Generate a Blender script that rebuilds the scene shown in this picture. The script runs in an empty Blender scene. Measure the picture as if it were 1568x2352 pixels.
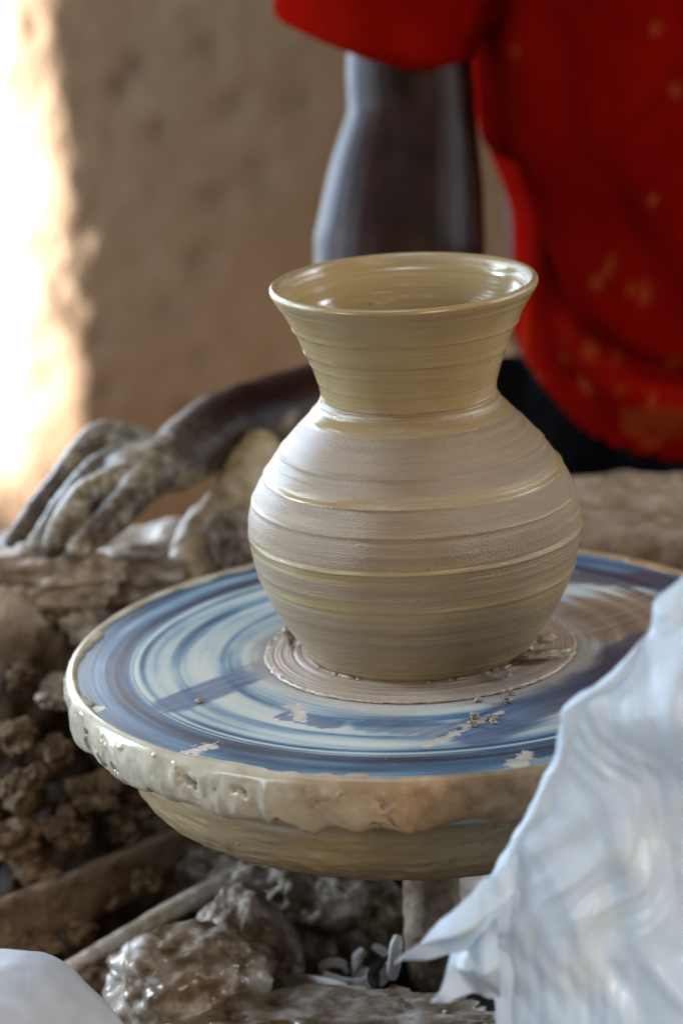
import bpy, bmesh, math
import numpy as np
from mathutils import Matrix, Vector

S = bpy.context.scene
COL = S.collection

# ------------------------------------------------------------------ camera
CAM_C = np.array([0.0, -1.66194556, 0.58636239])
PITCH, YAW, ROLL, FL = 0.293286154, -0.0245040586, -0.0524453955, 7082.78835
IW, IH = 1568.0, 2352.0
def cam_basis():
    cp, sp = math.cos(PITCH), math.sin(PITCH)
    f = np.array([math.sin(YAW)*cp, math.cos(YAW)*cp, -sp])
    r = np.array([math.cos(YAW), -math.sin(YAW), 0.0]); u = np.cross(r, f)
    c, s = math.cos(ROLL), math.sin(ROLL)
    return c*r+s*u, -s*r+c*u, f
CR, CU, CF = cam_basis()
cd = bpy.data.cameras.new('camera'); cam = bpy.data.objects.new('camera', cd); COL.objects.link(cam)
cam.matrix_world = Matrix([[CR[0], CU[0], -CF[0], CAM_C[0]], [CR[1], CU[1], -CF[1], CAM_C[1]],
                           [CR[2], CU[2], -CF[2], CAM_C[2]], [0, 0, 0, 1]])
cd.sensor_fit = 'VERTICAL'; cd.sensor_height = 36.0; cd.sensor_width = 24.0
cd.lens = FL/IH*36.0
cd.clip_start = 0.05; cd.clip_end = 100
cd.dof.use_dof = True; cd.dof.focus_distance = 1.66; cd.dof.aperture_fstop = 4.4
S.camera = cam

# ------------------------------------------------------------------ world and lamps
wd = bpy.data.worlds.new('World'); S.world = wd; wd.use_nodes = True
bg = wd.node_tree.nodes['Background']; bg.inputs[0].default_value = (0.62, 0.34, 0.12, 1); bg.inputs[1].default_value = 0.085
def look(o, target):
    d = Vector(target)-o.location
    o.rotation_euler = d.to_track_quat('-Z', 'Y').to_euler()
def area(name, loc, target, sx, sy, power, color):
    l = bpy.data.lights.new(name, 'AREA'); l.shape = 'RECTANGLE'; l.size = sx; l.size_y = sy
    l.energy = power; l.color = color
    o = bpy.data.objects.new(name, l); COL.objects.link(o); o.location = loc; look(o, target); return o
area('window_light', (-1.50, 0.42, 0.42), (0, 0, 0.08), 0.15, 0.75, 19.0, (0.70, 0.85, 1.0))
area('doorway_light', (1.6, 0.26, 0.50), (0.05, -0.05, 0.08), 0.18, 0.75, 10.0, (0.78, 0.89, 1.0))
area('roof_opening_light', (-0.15, -0.45, 2.1), (0.03, -0.12, 0.0), 0.9, 0.7, 10.5, (0.70, 0.84, 1.0))
area('front_fill_light', (1.1, -2.2, 0.9), (0.15, 0.1, -0.05), 0.8, 1.0, 13.0, (1.0, 0.77, 0.49))  # warm frontal fill, added to lift the vase and wheel front
area('low_fill_light', (-1.25, -0.95, 0.35), (-0.05, -0.05, -0.08), 0.50, 0.50, 4.4, (0.66, 0.83, 1.0))  # added cool lamp, brightens the clay below and the left sides
area('back_window_light', (-0.72, 1.12, 0.34), (0, 0.1, 0.12), 0.28, 0.60, 6.0, (0.46, 0.69, 1.0))
hl_ = bpy.data.lights.new('bag_fill_spot', 'SPOT'); hl_.energy = 36; hl_.color = (0.78, 0.88, 1.0); hl_.spot_size = math.radians(17); hl_.spot_blend = 0.6; hl_.shadow_soft_size = 0.10  # unseen spot added only to brighten the plastic bag
hlo = bpy.data.objects.new('bag_fill_spot', hl_); COL.objects.link(hlo); hlo.location = (1.0, -1.6, 0.75); look(hlo, (0.22, -0.33, -0.14))
sl = bpy.data.lights.new('sunbeam_light', 'SPOT'); sl.energy = 3400; sl.color = (0.90, 0.96, 1.0); sl.spot_size = math.radians(26); sl.spot_blend = 0.3; sl.shadow_soft_size = 0.04
slo = bpy.data.objects.new('sunbeam_light', sl); COL.objects.link(slo); slo.location = (-2.6, 1.43, 0.30); look(slo, (-0.38, 1.42, -0.02))

vs = S.view_settings
vs.view_transform = 'Standard'; vs.look = 'None'; vs.exposure = 1.0; vs.gamma = 1.0; vs.use_curve_mapping = False
S.cycles.max_bounces = 8
S.cycles.use_denoising = True

# ------------------------------------------------------------------ helpers
def AP(px, py, Y):
    """point of the photographed place seen at (px, py) of a 1568 x 2352 view, at depth Y"""
    d = CF + CR*(px-IW/2)/FL + CU*(IH/2-py)/FL
    return CAM_C + d*((Y-CAM_C[1])/d[1])
def APz(px, py, Z):
    d = CF + CR*(px-IW/2)/FL + CU*(IH/2-py)/FL
    return CAM_C + d*((Z-CAM_C[2])/d[2])
def APn(px, py, Y):
    px = np.asarray(px, float); py = np.asarray(py, float)
    d = CF[None] + CR[None]*((px-IW/2)/FL)[:, None] + CU[None]*((IH/2-py)/FL)[:, None]
    return CAM_C[None] + d*((Y-CAM_C[1])/d[:, 1])[:, None]

def _h(ix, iy, iz, s):
    n = (ix.astype(np.uint32)*np.uint32(73856093)) ^ (iy.astype(np.uint32)*np.uint32(19349663)) ^ (iz.astype(np.uint32)*np.uint32(83492791)) ^ np.uint32((s*2654435761) & 0xffffffff)
    n = (n ^ (n >> np.uint32(13)))*np.uint32(1274126177); n = (n ^ (n >> np.uint32(16)))*np.uint32(2246822519)
    n = n ^ (n >> np.uint32(13))
    return (n & np.uint32(0xffffff)).astype(np.float64)/float(0xffffff)
def vnoise(P, f, s=0):
    q = np.asarray(P, float)*f + 1000.37
    i = np.floor(q).astype(np.int64); w = q-i; w = w*w*w*(w*(w*6-15)+10)
    out = 0
    for dx in (0, 1):
        wx = w[:, 0] if dx else 1-w[:, 0]
        for dy in (0, 1):
            wy = w[:, 1] if dy else 1-w[:, 1]
            for dz in (0, 1):
                wz = w[:, 2] if dz else 1-w[:, 2]
                out = out + wx*wy*wz*_h(i[:, 0]+dx, i[:, 1]+dy, i[:, 2]+dz, s)
    return out*2-1
def fbm(P, f, octv=4, s=0, gain=0.5):
    a, t, o = 1.0, 0.0, 0
    for k in range(octv):
        o = o + a*vnoise(P, f*(2.03**k), s+k*17); t += a; a *= gain
    return o/t*1.4
def cell(P, f, s=0):
    q = np.asarray(P, float)*f + 500.1
    i = np.floor(q).astype(np.int64)
    best = np.full(len(q), 9.0); sec = np.full(len(q), 9.0); idv = np.zeros(len(q))
    for dx in (-1, 0, 1):
        for dy in (-1, 0, 1):
            for dz in (-1, 0, 1):
                a, b, c = i[:, 0]+dx, i[:, 1]+dy, i[:, 2]+dz
                c_ = np.stack([a+_h(a, b, c, s), b+_h(a, b, c, s+1), c+_h(a, b, c, s+2)], -1)
                d = np.sqrt(((c_-q)**2).sum(1))
                hid = _h(a, b, c, s+3)
                nb = d < best
                sec = np.where(nb, best, np.minimum(sec, d)); idv = np.where(nb, hid, idv); best = np.where(nb, d, best)
    return best, sec, idv
def smooth(x, a, b):
    t = np.clip((x-a)/(b-a), 0, 1); return t*t*(3-2*t)

def tag(o, label=None, cat=None, group=None, kind=None):
    if label: o['label'] = label
    if cat: o['category'] = cat
    if group: o['group'] = group
    if kind: o['kind'] = kind
    return o
def empty(name, loc, label, cat, group=None):
    o = bpy.data.objects.new(name, None); COL.objects.link(o); o.location = loc; o.empty_display_size = 0.02
    return tag(o, label, cat, group)
def mesh_obj(name, V, F, mat, parent=None, smooth_=True, attrs=None, origin=None):
    V = np.asarray(V, float)
    off = np.zeros(3)
    if parent is not None: off = np.array(parent_world(parent))
    elif origin is not None: off = np.array(origin)
    me = bpy.data.meshes.new(name)
    Vl = V-off
    if isinstance(F, np.ndarray):
        n = len(F); k = F.shape[1]
        me.vertices.add(len(V)); me.vertices.foreach_set('co', Vl.astype(np.float32).ravel())
        me.loops.add(n*k); me.loops.foreach_set('vertex_index', F.astype(np.int32).ravel())
        me.polygons.add(n); me.polygons.foreach_set('loop_start', np.arange(0, n*k, k, dtype=np.int32))
        me.update(calc_edges=True); me.validate()
    else:
        me.from_pydata(Vl.tolist(), [], F); me.update()
    me.polygons.foreach_set('use_smooth', [smooth_]*len(me.polygons))
    if attrs:
        for k_, a in attrs.items():
            at = me.attributes.new(k_, 'FLOAT', 'POINT'); at.data.foreach_set('value', np.asarray(a, np.float32))
    me.materials.append(mat)
    o = bpy.data.objects.new(name, me); COL.objects.link(o)
    if parent is not None: o.parent = parent
    elif origin is not None: o.location = tuple(origin)
    return o
def parent_world(o):
    v = Vector((0, 0, 0))
    while o is not None:
        v += o.location; o = o.parent
    return v
def gridF(nu, nv, wu=False, wv=False, flip=False):
    a = np.arange(nu if wu else nu-1); b = np.arange(nv if wv else nv-1)
    A, B = np.meshgrid(a, b, indexing='ij'); A = A.ravel(); B = B.ravel()
    A2 = (A+1) % nu; B2 = (B+1) % nv
    F = np.stack([A*nv+B, A2*nv+B, A2*nv+B2, A*nv+B2], -1)
    return F[:, ::-1].copy() if flip else F
def tri_fan(center, ring, flip=False):
    n = len(ring); return [[ring[i], ring[(i+1) % n], center] if not flip else [ring[(i+1) % n], ring[i], center] for i in range(n)]
def lathe(profile, nt, name, mat, parent=None, disp=None, attrs=None, closed=True, origin=None, caps=True):
    """profile: (n,2) r,z ordered so that the outside faces out when going up"""
    pr = np.asarray(profile, float); n = len(pr)
    t = np.linspace(0, 2*math.pi, nt, endpoint=False)
    T, R = np.meshgrid(t, pr[:, 0], indexing='ij'); Z = np.repeat(pr[None, :, 1], nt, 0)
    dr = np.gradient(pr[:, 0]); dz = np.gradient(pr[:, 1]); L = np.hypot(dr, dz)+1e-12
    nr = np.repeat((dz/L)[None], nt, 0); nz = np.repeat((-dr/L)[None], nt, 0)
    if disp is not None:
        P = np.stack([R*np.cos(T), R*np.sin(T), Z], -1).reshape(-1, 3)
        D = disp(T.ravel(), R.ravel(), Z.ravel(), P).reshape(R.shape)
        R = R+D*nr; Z = Z+D*nz
    V = np.stack([R*np.cos(T), R*np.sin(T), Z], -1).reshape(-1, 3)
    F = gridF(nt, n, wu=True)
    if origin is not None: V = V+np.array(origin)
    return mesh_obj(name, V, F, mat, parent, True, attrs, origin)
def catmull(P, n):
    P = np.asarray(P, float)
    if len(P) == 2: return np.stack([P[0]+(P[1]-P[0])*t for t in np.linspace(0, 1, n)])
    Q = np.vstack([2*P[0]-P[1], P, 2*P[-1]-P[-2]]); out = []
    segs = len(P)-1
    for u in np.linspace(0, segs-1e-9, n):
        i = int(u); t = u-i; p0, p1, p2, p3 = Q[i:i+4]
        out.append(0.5*((2*p1)+(-p0+p2)*t+(2*p0-5*p1+4*p2-p3)*t*t+(-p0+3*p1-3*p2+p3)*t**3))
    return np.array(out)
def tube_vf(P, rad, n=40, m=20, flat=None, up=(0, 0, 1)):
    """smooth tapered tube with rounded ends; returns V, F(list)"""
    P = np.asarray(P, float); rad = np.asarray(rad, float)
    C = catmull(P, n); r = np.interp(np.linspace(0, len(rad)-1, n), np.arange(len(rad)), rad)
    T = np.gradient(C, axis=0); T /= np.linalg.norm(T, axis=1)[:, None]+1e-12
    nrm = np.cross(T[0], up); nrm = nrm/(np.linalg.norm(nrm)+1e-12)
    k = 5
    Cs, rs, Ts = [], [], []
    for j in range(k):
        a = (j+0.35)/k*math.pi/2; Cs.append(C[0]-T[0]*r[0]*math.cos(a)); rs.append(r[0]*math.sin(a)); Ts.append(T[0])
    for j in range(n): Cs.append(C[j]); rs.append(r[j]); Ts.append(T[j])
    for j in range(k):
        a = (k-j-0.65)/k*math.pi/2; Cs.append(C[-1]+T[-1]*r[-1]*math.cos(a)); rs.append(r[-1]*math.sin(a)); Ts.append(T[-1])
    V = []; ang = np.linspace(0, 2*math.pi, m, endpoint=False)
    fx, fy = flat if flat else (1, 1)
    for c, rr, t in zip(Cs, rs, Ts):
        nrm = nrm-t*np.dot(nrm, t); nrm /= np.linalg.norm(nrm)+1e-12
        b = np.cross(t, nrm)
        V.append(c[None]+rr*(fx*np.cos(ang)[:, None]*nrm[None]+fy*np.sin(ang)[:, None]*b[None]))
    V = np.vstack(V); N = len(Cs)
    F = gridF(N, m, wv=True).tolist(); F.append(list(range(m))[::1]); F.append(list(range((N-1)*m, N*m))[::-1])
    return V, F
def merge(parts):
    V, F, o = [], [], 0
    for v, f in parts:
        V.append(v); F += [[i+o for i in q] for q in f]; o += len(v)
    return np.vstack(V), F
def remeshed(name, V, F, voxel, mat, parent=None, smooth_iter=4, post=None, attrs=None, origin=None):
    me = bpy.data.meshes.new('tmp'); me.from_pydata(np.asarray(V).tolist(), [], F); me.update()
    bm = bmesh.new(); bm.from_mesh(me); bmesh.ops.recalc_face_normals(bm, faces=bm.faces); bm.to_mesh(me); bm.free()
    t = bpy.data.objects.new('tmp', me); COL.objects.link(t)
    r = t.modifiers.new('r', 'REMESH'); r.mode = 'VOXEL'; r.voxel_size = voxel; r.adaptivity = 0
    if smooth_iter:
        s = t.modifiers.new('s', 'SMOOTH'); s.factor = 0.5; s.iterations = smooth_iter
    dg = bpy.context.evaluated_depsgraph_get()
    m2 = bpy.data.meshes.new_from_object(t.evaluated_get(dg), depsgraph=dg)
    bpy.data.objects.remove(t); bpy.data.meshes.remove(me)
    co = np.zeros(len(m2.vertices)*3); m2.vertices.foreach_get('co', co); co = co.reshape(-1, 3)
    no = np.zeros(len(m2.vertices)*3); m2.vertex_normals.foreach_get('vector', no); no = no.reshape(-1, 3)
    if post is not None: co = post(co, no)
    at = {k: fn(co) for k, fn in attrs.items()} if attrs else None
    Fs = [list(p.vertices) for p in m2.polygons]
    bpy.data.meshes.remove(m2)
    if Fs and all(len(f) == 4 for f in Fs): Fs = np.array(Fs)
    return mesh_obj(name, co, Fs, mat, parent, True, at, origin)
_ico = {}
def ico(sub):
    if sub not in _ico:
        bm = bmesh.new(); bmesh.ops.create_icosphere(bm, subdivisions=sub, radius=1.0)
        _ico[sub] = (np.array([v.co[:] for v in bm.verts]), np.array([[v.index for v in f.verts] for f in bm.faces])); bm.free()
    return _ico[sub]
def lump(name, c, size, mat, seed, rough=0.25, fine=0.06, sub=5, cf=2.2, label=None, cat=None, group=None, parent=None, rot=0.0, box=0.0):
    V, F = ico(sub); V = V.copy()
    if box: V = np.sign(V)*np.abs(V)**(1-box)
    n = V/np.linalg.norm(V, axis=1)[:, None]
    b, s2, hid = cell(n, cf, seed)
    d = rough*fbm(n, 1.3, 3, seed)+rough*0.8*(0.5-b)+fine*fbm(n, 5, 3, seed+5, 0.5)+fine*1.3*(.3-np.abs(fbm(n+.15*fbm(n, 3, 2, seed+8)[:, None], 3.2, 3, seed+11, .55)))
    V = V*(1+d)[:, None]*np.array(size)[None]
    ca, sa = math.cos(rot), math.sin(rot)
    V = np.stack([V[:, 0]*ca-V[:, 1]*sa, V[:, 0]*sa+V[:, 1]*ca, V[:, 2]], -1)
    base = np.array([c[0], c[1], c[2]-size[2]]) if parent is None else None
    o = mesh_obj(name, V+np.array(c), F, mat, parent, True, None, base)
    if label: tag(o, label, cat, group)
    return o

# ------------------------------------------------------------------ material helpers
class Mt:
    def __init__(s, name):
        s.m = bpy.data.materials.new(name); s.m.use_nodes = True; s.t = s.m.node_tree; s.n = s.t.nodes
        s.b = s.n['Principled BSDF']; s.out = s.n['Material Output']
    def link(s, a, b): s.t.links.new(a, b)
    def put(s, sock, v):
        if isinstance(v, bpy.types.NodeSocket): s.link(v, sock)
        elif isinstance(v, (tuple, list)) and len(v) == 3 and sock.type == 'RGBA': sock.default_value = (*v, 1)
        else: sock.default_value = v
    def obj(s): return s.n.new('ShaderNodeTexCoord').outputs['Object']
    def mapp(s, v, sc):
        n = s.n.new('ShaderNodeMapping'); s.put(n.inputs['Vector'], v); n.inputs['Scale'].default_value = sc; return n.outputs[0]
    def noise(s, v, scale=5, detail=3, rough=0.5, dist=0.0):
        n = s.n.new('ShaderNodeTexNoise'); s.put(n.inputs['Vector'], v); n.inputs['Scale'].default_value = scale
        n.inputs['Detail'].default_value = detail; n.inputs['Roughness'].default_value = rough; n.inputs['Distortion'].default_value = dist
        return n.outputs['Fac']
    def voro(s, v, scale=5, feat='F1', rnd=1.0):
        n = s.n.new('ShaderNodeTexVoronoi'); n.feature = feat; s.put(n.inputs['Vector'], v); n.inputs['Scale'].default_value = scale
        n.inputs['Randomness'].default_value = rnd; return n.outputs['Distance']
    def ma(s, op, a, b=0.0, c=0.0, clamp=False):
        n = s.n.new('ShaderNodeMath'); n.operation = op; n.use_clamp = clamp
        s.put(n.inputs[0], a); s.put(n.inputs[1], b); s.put(n.inputs[2], c); return n.outputs[0]
    def ss(s, x, a, b, lo=0.0, hi=1.0):
        n = s.n.new('ShaderNodeMapRange'); n.interpolation_type = 'SMOOTHSTEP'; s.put(n.inputs['Value'], x)
        n.inputs['From Min'].default_value = a; n.inputs['From Max'].default_value = b
        n.inputs['To Min'].default_value = lo; n.inputs['To Max'].default_value = hi; return n.outputs['Result']
    def lin(s, x, a, b, lo=0.0, hi=1.0):
        n = s.n.new('ShaderNodeMapRange'); s.put(n.inputs['Value'], x)
        n.inputs['From Min'].default_value = a; n.inputs['From Max'].default_value = b
        n.inputs['To Min'].default_value = lo; n.inputs['To Max'].default_value = hi; return n.outputs['Result']
    def ramp(s, f, stops, interp='LINEAR'):
        n = s.n.new('ShaderNodeValToRGB'); s.put(n.inputs[0], f); r = n.color_ramp; r.interpolation = interp
        while len(r.elements) < len(stops): r.elements.new(0.5)
        for e, (p, c) in zip(r.elements, stops):
            e.position = p; e.color = (*c, 1) if isinstance(c, tuple) else (c, c, c, 1)
        return n.outputs[0]
    def mix(s, f, a, b):
        n = s.n.new('ShaderNodeMix'); n.data_type = 'RGBA'; s.put(n.inputs[0], f); s.put(n.inputs[6], a); s.put(n.inputs[7], b); return n.outputs[2]
    def sep(s, v):
        n = s.n.new('ShaderNodeSeparateXYZ'); s.put(n.inputs[0], v); return n.outputs
    def comb(s, x, y, z):
        n = s.n.new('ShaderNodeCombineXYZ'); s.put(n.inputs[0], x); s.put(n.inputs[1], y); s.put(n.inputs[2], z); return n.outputs[0]
    def attr(s, name):
        n = s.n.new('ShaderNodeAttribute'); n.attribute_name = name; return n.outputs['Fac']
    def bump(s, h, dist=0.001, strength=1.0, prev=None):
        n = s.n.new('ShaderNodeBump'); s.put(n.inputs['Height'], h); n.inputs['Distance'].default_value = dist; s.put(n.inputs['Strength'], strength)
        if prev is not None: s.put(n.inputs['Normal'], prev)
        return n.outputs[0]
    def fin(s, color=None, rough=None, normal=None, spec=None, **kw):
        if color is not None: s.put(s.b.inputs['Base Color'], color)
        if rough is not None: s.put(s.b.inputs['Roughness'], rough)
        if normal is not None: s.put(s.b.inputs['Normal'], normal)
        if spec is not None: s.put(s.b.inputs['Specular IOR Level'], spec)
        for k, v in kw.items(): s.put(s.b.inputs[k.replace('_', ' ')], v)
        return s.m

# ---- pot clay
def m_pot():
    m = Mt('thrown_clay'); v = m.obj(); x, y, z = m.sep(v)
    st = m.noise(m.mapp(v, (7, 7, 900)), 1, 3, 0.6)
    md = m.noise(m.mapp(v, (9, 9, 170)), 1, 3, 0.55)
    lo = m.noise(m.mapp(v, (5, 5, 26)), 1, 2, 0.5)
    spl = m.noise(m.mapp(v, (22, 22, 60)), 1, 4, 0.6)
    zn = m.ma('DIVIDE', m.ma('ADD', z, m.ma('MULTIPLY', m.ma('SUBTRACT', lo, 0.5), 0.010)), 0.2135)
    # 1 = gritty drier band, 0 = smooth slip
    stops = [(0.0, .60), (0.20, .75), (0.235, .45), (0.25, .32), (0.275, .75), (0.315, .85), (0.338, .45), (0.355, .5), (0.372, .9), (0.43, .9), (0.445, .5),
             (0.455, .85), (0.50, .9), (0.508, .32), (0.525, .5), (0.545, .95), (0.655, .92), (0.667, .32), (0.70, .55), (0.712, .8), (0.725, .15), (0.95, .08), (0.985, .35), (1.0, .3)]
    g = m.ramp(zn, stops)
    gm = m.ma('ADD', g, m.ma('MULTIPLY', m.ma('SUBTRACT', md, 0.5), 1.5))
    gm = m.ma('ADD', gm, m.ma('MULTIPLY', m.ma('SUBTRACT', spl, 0.5), 0.9))
    gm = m.ss(gm, 0.15, 1.0)
    grain = m.noise(v, 2000, 3, 0.7)
    pits = m.voro(v, 1250)
    slip = m.ramp(m.ma('ADD', m.ma('MULTIPLY', st, .5), m.ma('MULTIPLY', md, .5)), [(0.25, (.265, .188, .082)), (0.5, (.315, .230, .110)), (0.75, (.37, .28, .148))])
    grit = m.ramp(m.ma('ADD', m.ma('MULTIPLY', st, .35), m.ma('MULTIPLY', grain, .65)), [(0.3, (.175, .115, .062)), (0.5, (.25, .174, .102)), (0.72, (.335, .245, .155))])
    c = m.mix(gm, slip, grit)
    spk = m.ma('SUBTRACT', 1.0, m.ma('MULTIPLY', m.ss(m.voro(v, 130), 0.13, 0.06), m.ss(m.noise(v, 37, 2), .54, .58)))
    c = m.mix(spk, (.17, .12, .08), c)
    rough = m.ma('ADD', m.lin(gm, 0, 1, .19, .37), m.ma('MULTIPLY', m.ma('SUBTRACT', st, .5), .25))
    h = m.ma('ADD', m.ma('MULTIPLY', st, .22), m.ma('MULTIPLY', md, .12))
    gb = m.ma('MULTIPLY', m.ma('ADD', grain, m.ma('MULTIPLY', pits, 0.8)), m.lin(gm, 0, 1, .03, .75))
    n = m.bump(h, .0010, 0.5); n = m.bump(gb, .0007, 0.9, n)
    return m.fin(c, rough, n, 0.6)
M_POT = m_pot()

def m_wheel_top():
    m = Mt('wheel_slip_and_sky_sheen'); v = m.obj(); x, y, z = m.sep(v)
    r = m.ma('SQRT', m.ma('ADD', m.ma('MULTIPLY', x, x), m.ma('MULTIPLY', y, y)))
    cx, sy = m.ma('DIVIDE', x, r), m.ma('DIVIDE', y, r)
    def ring(ang, rad, det=3, off=0.0): return m.noise(m.comb(m.ma('MULTIPLY', cx, ang), m.ma('ADD', m.ma('MULTIPLY', sy, ang), off), m.ma('MULTIPLY', r, rad)), 1, det, 0.55)
    wide = ring(.55, 62, 2); mid = ring(.8, 170, 3, 3.3); fine = ring(1.3, 700, 3, 7.7); patch = ring(2.2, 40, 4, 5.1)
    f = m.ma('ADD', m.ma('MULTIPLY', wide, .75), m.ma('ADD', m.ma('MULTIPLY', mid, .38), m.ma('MULTIPLY', fine, .14)))   # about .63
    # radial tendency of how much slip sits there
    tend = m.ramp(m.ma('MULTIPLY', r, 5.0), [(0.0, .5), (0.50, .56), (0.57, .42), (0.60, .64), (0.66, .66), (0.69, .46), (0.73, .68), (0.775, .60), (0.795, .34), (0.808, .86), (0.818, .34), (0.86, .14), (0.90, .34), (0.955, .36), (1.0, .56)])
    f = m.ma('ADD', f, m.ma('MULTIPLY', m.ma('SUBTRACT', tend, .5), 0.70))
    f = m.ma('ADD', f, m.ma('MULTIPLY', m.ma('SUBTRACT', patch, .5), .35))
    rag = m.noise(v, 190, 4, .65)
    def seg(ax, ay, bx, by, w0, soft, wn=0.006, src=None):
        dx, dy = bx-ax, by-ay; L2 = dx*dx+dy*dy
        t = m.ma('DIVIDE', m.ma('ADD', m.ma('MULTIPLY', m.ma('SUBTRACT', x, ax), dx), m.ma('MULTIPLY', m.ma('SUBTRACT', y, ay), dy)), L2, clamp=True)
        ex = m.ma('SUBTRACT', m.ma('SUBTRACT', x, ax), m.ma('MULTIPLY', t, dx)); ey = m.ma('SUBTRACT', m.ma('SUBTRACT', y, ay), m.ma('MULTIPLY', t, dy))
        d = m.ma('SQRT', m.ma('ADD', m.ma('MULTIPLY', ex, ex), m.ma('MULTIPLY', ey, ey)))
        d = m.ma('ADD', d, m.ma('MULTIPLY', m.ma('SUBTRACT', streak if src is None else src, .5), wn*2))
        return m.ss(d, w0+soft, w0)
    # the wiped strokes run across the disc along one direction
    ca, sa = math.cos(math.radians(38)), math.sin(math.radians(38))
    u_ = m.ma('ADD', m.ma('MULTIPLY', x, ca), m.ma('MULTIPLY', y, sa)); w_ = m.ma('SUBTRACT', m.ma('MULTIPLY', y, ca), m.ma('MULTIPLY', x, sa))
    streak = m.noise(m.comb(m.ma('MULTIPLY', u_, 14), m.ma('MULTIPLY', w_, 260), 0.0), 1, 3, .6)
    s1 = seg(-.136, -.072, -.088, -.018, .010, .005)
    s2 = seg(.030, -.136, .135, .000, .013, .010, .009)
    s3 = seg(.10, .12, .16, .10, .010, .008, .01)
    s4 = seg(-.028, -.118, .010, -.128, .008, .004)
    s5 = seg(-.072, -.098, -.050, -.112, .006, .003)
    pale1 = seg(-.070, -.083, -.066, -.104, .0035, .0006, .010, rag)
    pale2 = seg(.002, -.150, .040, -.108, .0024, .0008, .008, rag)
    pale3 = seg(.046, -.186, .052, -.172, .0055, .0006, .014, rag)
    pale4 = seg(-.122, -.145, -.114, -.137, .0045, .0006, .013, rag)
    pale5 = seg(-.185, -.075, -.176, -.072, .0035, .0006, .010, rag)
    col = m.ramp(f, [(.38, (.024, .030, .050)), (.47, (.036, .075, .125)), (.55, (.078, .145, .21)), (.62, (.17, .245, .29)), (.70, (.32, .36, .345)), (.84, (.43, .43, .385))])  # blues put the sky's reflection into the colour, pale tones are slip
    wob = m.ma('ADD', r, m.ma('MULTIPLY', m.ma('SUBTRACT', patch, .5), .0022))
    dk1 = m.ma('MULTIPLY', m.ss(m.ma('ABSOLUTE', m.ma('SUBTRACT', wob, .1730)), .0030, .0012), m.ss(mid, .35, .55))
    col = m.mix(m.ma('MULTIPLY', dk1, .85), col, (.040, .032, .040))
    pl1 = m.ma('MULTIPLY', m.ss(m.ma('ABSOLUTE', m.ma('SUBTRACT', wob, .1648)), .0011, .0004), m.ss(ring(1.0, 8, 2, 9.0), .40, .52))
    col = m.mix(m.ma('MULTIPLY', pl1, .8), col, (.36, .36, .34))
    dark = m.ramp(streak, [(.3, (.030, .045, .085)), (.55, (.065, .10, .175)), (.75, (.16, .20, .26))])
    for sm in (s1, s5): col = m.mix(m.ma('MULTIPLY', sm, .85), col, dark)
    col = m.mix(m.ma('MULTIPLY', s4, .6), col, dark)
    # brown clay smeared by the hand on the far right of the foot
    bx = m.ma('SUBTRACT', x, .115); by = m.ma('SUBTRACT', y, .040)
    bd = m.ma('SQRT', m.ma('ADD', m.ma('MULTIPLY', m.ma('MULTIPLY', bx, bx), 1.0), m.ma('MULTIPLY', m.ma('MULTIPLY', by, by), 1.1)))
    bm_ = m.ss(m.ma('ADD', bd, m.ma('MULTIPLY', m.ma('SUBTRACT', mid, .5), .06)), .062, .040)
    brown = m.ramp(m.ma('ADD', m.ma('MULTIPLY', mid, .5), m.ma('MULTIPLY', streak, .5)), [(.32, (.06, .038, .026)), (.5, (.17, .105, .055)), (.65, (.25, .17, .105))])
    col = m.mix(bm_, col, brown)
    for sm in (s2, s3): col = m.mix(m.ma('MULTIPLY', sm, .85), col, m.mix(m.ss(x, .04, .11), dark, (.045, .032, .042)))
    # clay haze round the foot
    hz = m.ss(m.ma('ADD', r, m.ma('MULTIPLY', m.ma('SUBTRACT', patch, .5), .05)), .108, .088)
    col = m.mix(m.ma('MULTIPLY', hz, .75), col, m.ramp(mid, [(.35, (.22, .19, .18)), (.6, (.40, .35, .29))]))
    clay = m.ramp(m.noise(v, 160, 4), [(.3, (.36, .29, .22)), (.7, (.56, .49, .40))])
    for sm in (pale1, pale2, pale3, pale4, pale5): col = m.mix(m.ma('MULTIPLY', sm, .9), col, clay)
    dots = m.ss(m.voro(v, 120), .10, .05); dm = m.ma('MULTIPLY', dots, m.ss(m.noise(v, 40, 2), .52, .62))
    col = m.mix(m.ma('MULTIPLY', dm, .6), col, (.5, .45, .38))
    h = m.ma('ADD', m.ma('MULTIPLY', f, .8), m.ma('MULTIPLY', fine, .35))
    n = m.bump(h, .0006, .5)
    return m.fin(col, m.ma('ADD', m.lin(f, .4, .8, .38, .50), m.ma('MULTIPLY', bm_, .25)), n, 0.5)
M_WTOP = m_wheel_top()

def m_clay(name, c0, c1, c2, rough=.55, scale=1.0, b=.0015, bs=.7, coat=0.0, wet=None, spec=.5):
    m = Mt(name); v = m.obj()
    a = m.noise(v, 28*scale, 5, .6); g = m.noise(v, 420*scale, 3, .6); k = m.noise(v, 110*scale, 4, .6)
    c = m.ramp(m.ma('ADD', m.ma('MULTIPLY', a, .6), m.ma('MULTIPLY', k, .4)), [(.34, c0), (.46, c1), (.62, c2)])
    h = m.ma('ADD', m.ma('MULTIPLY', k, 1.0), m.ma('MULTIPLY', g, .45))
    n = m.bump(h, b, bs)
    r = rough if wet is None else m.lin(m.noise(v, 60*scale, 3), .38, .6, wet, rough)
    return m.fin(c, r, n, spec, Coat_Weight=coat, Coat_Roughness=.12)
M_DIRT = m_clay('dry_crumbly_mud', (.025, .012, .004), (.072, .037, .014), (.15, .088, .042), .8, spec=.3)
M_LEDGE = m_clay('pale_dried_slip', (.11, .070, .040), (.20, .138, .085), (.33, .25, .18), .6)
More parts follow.
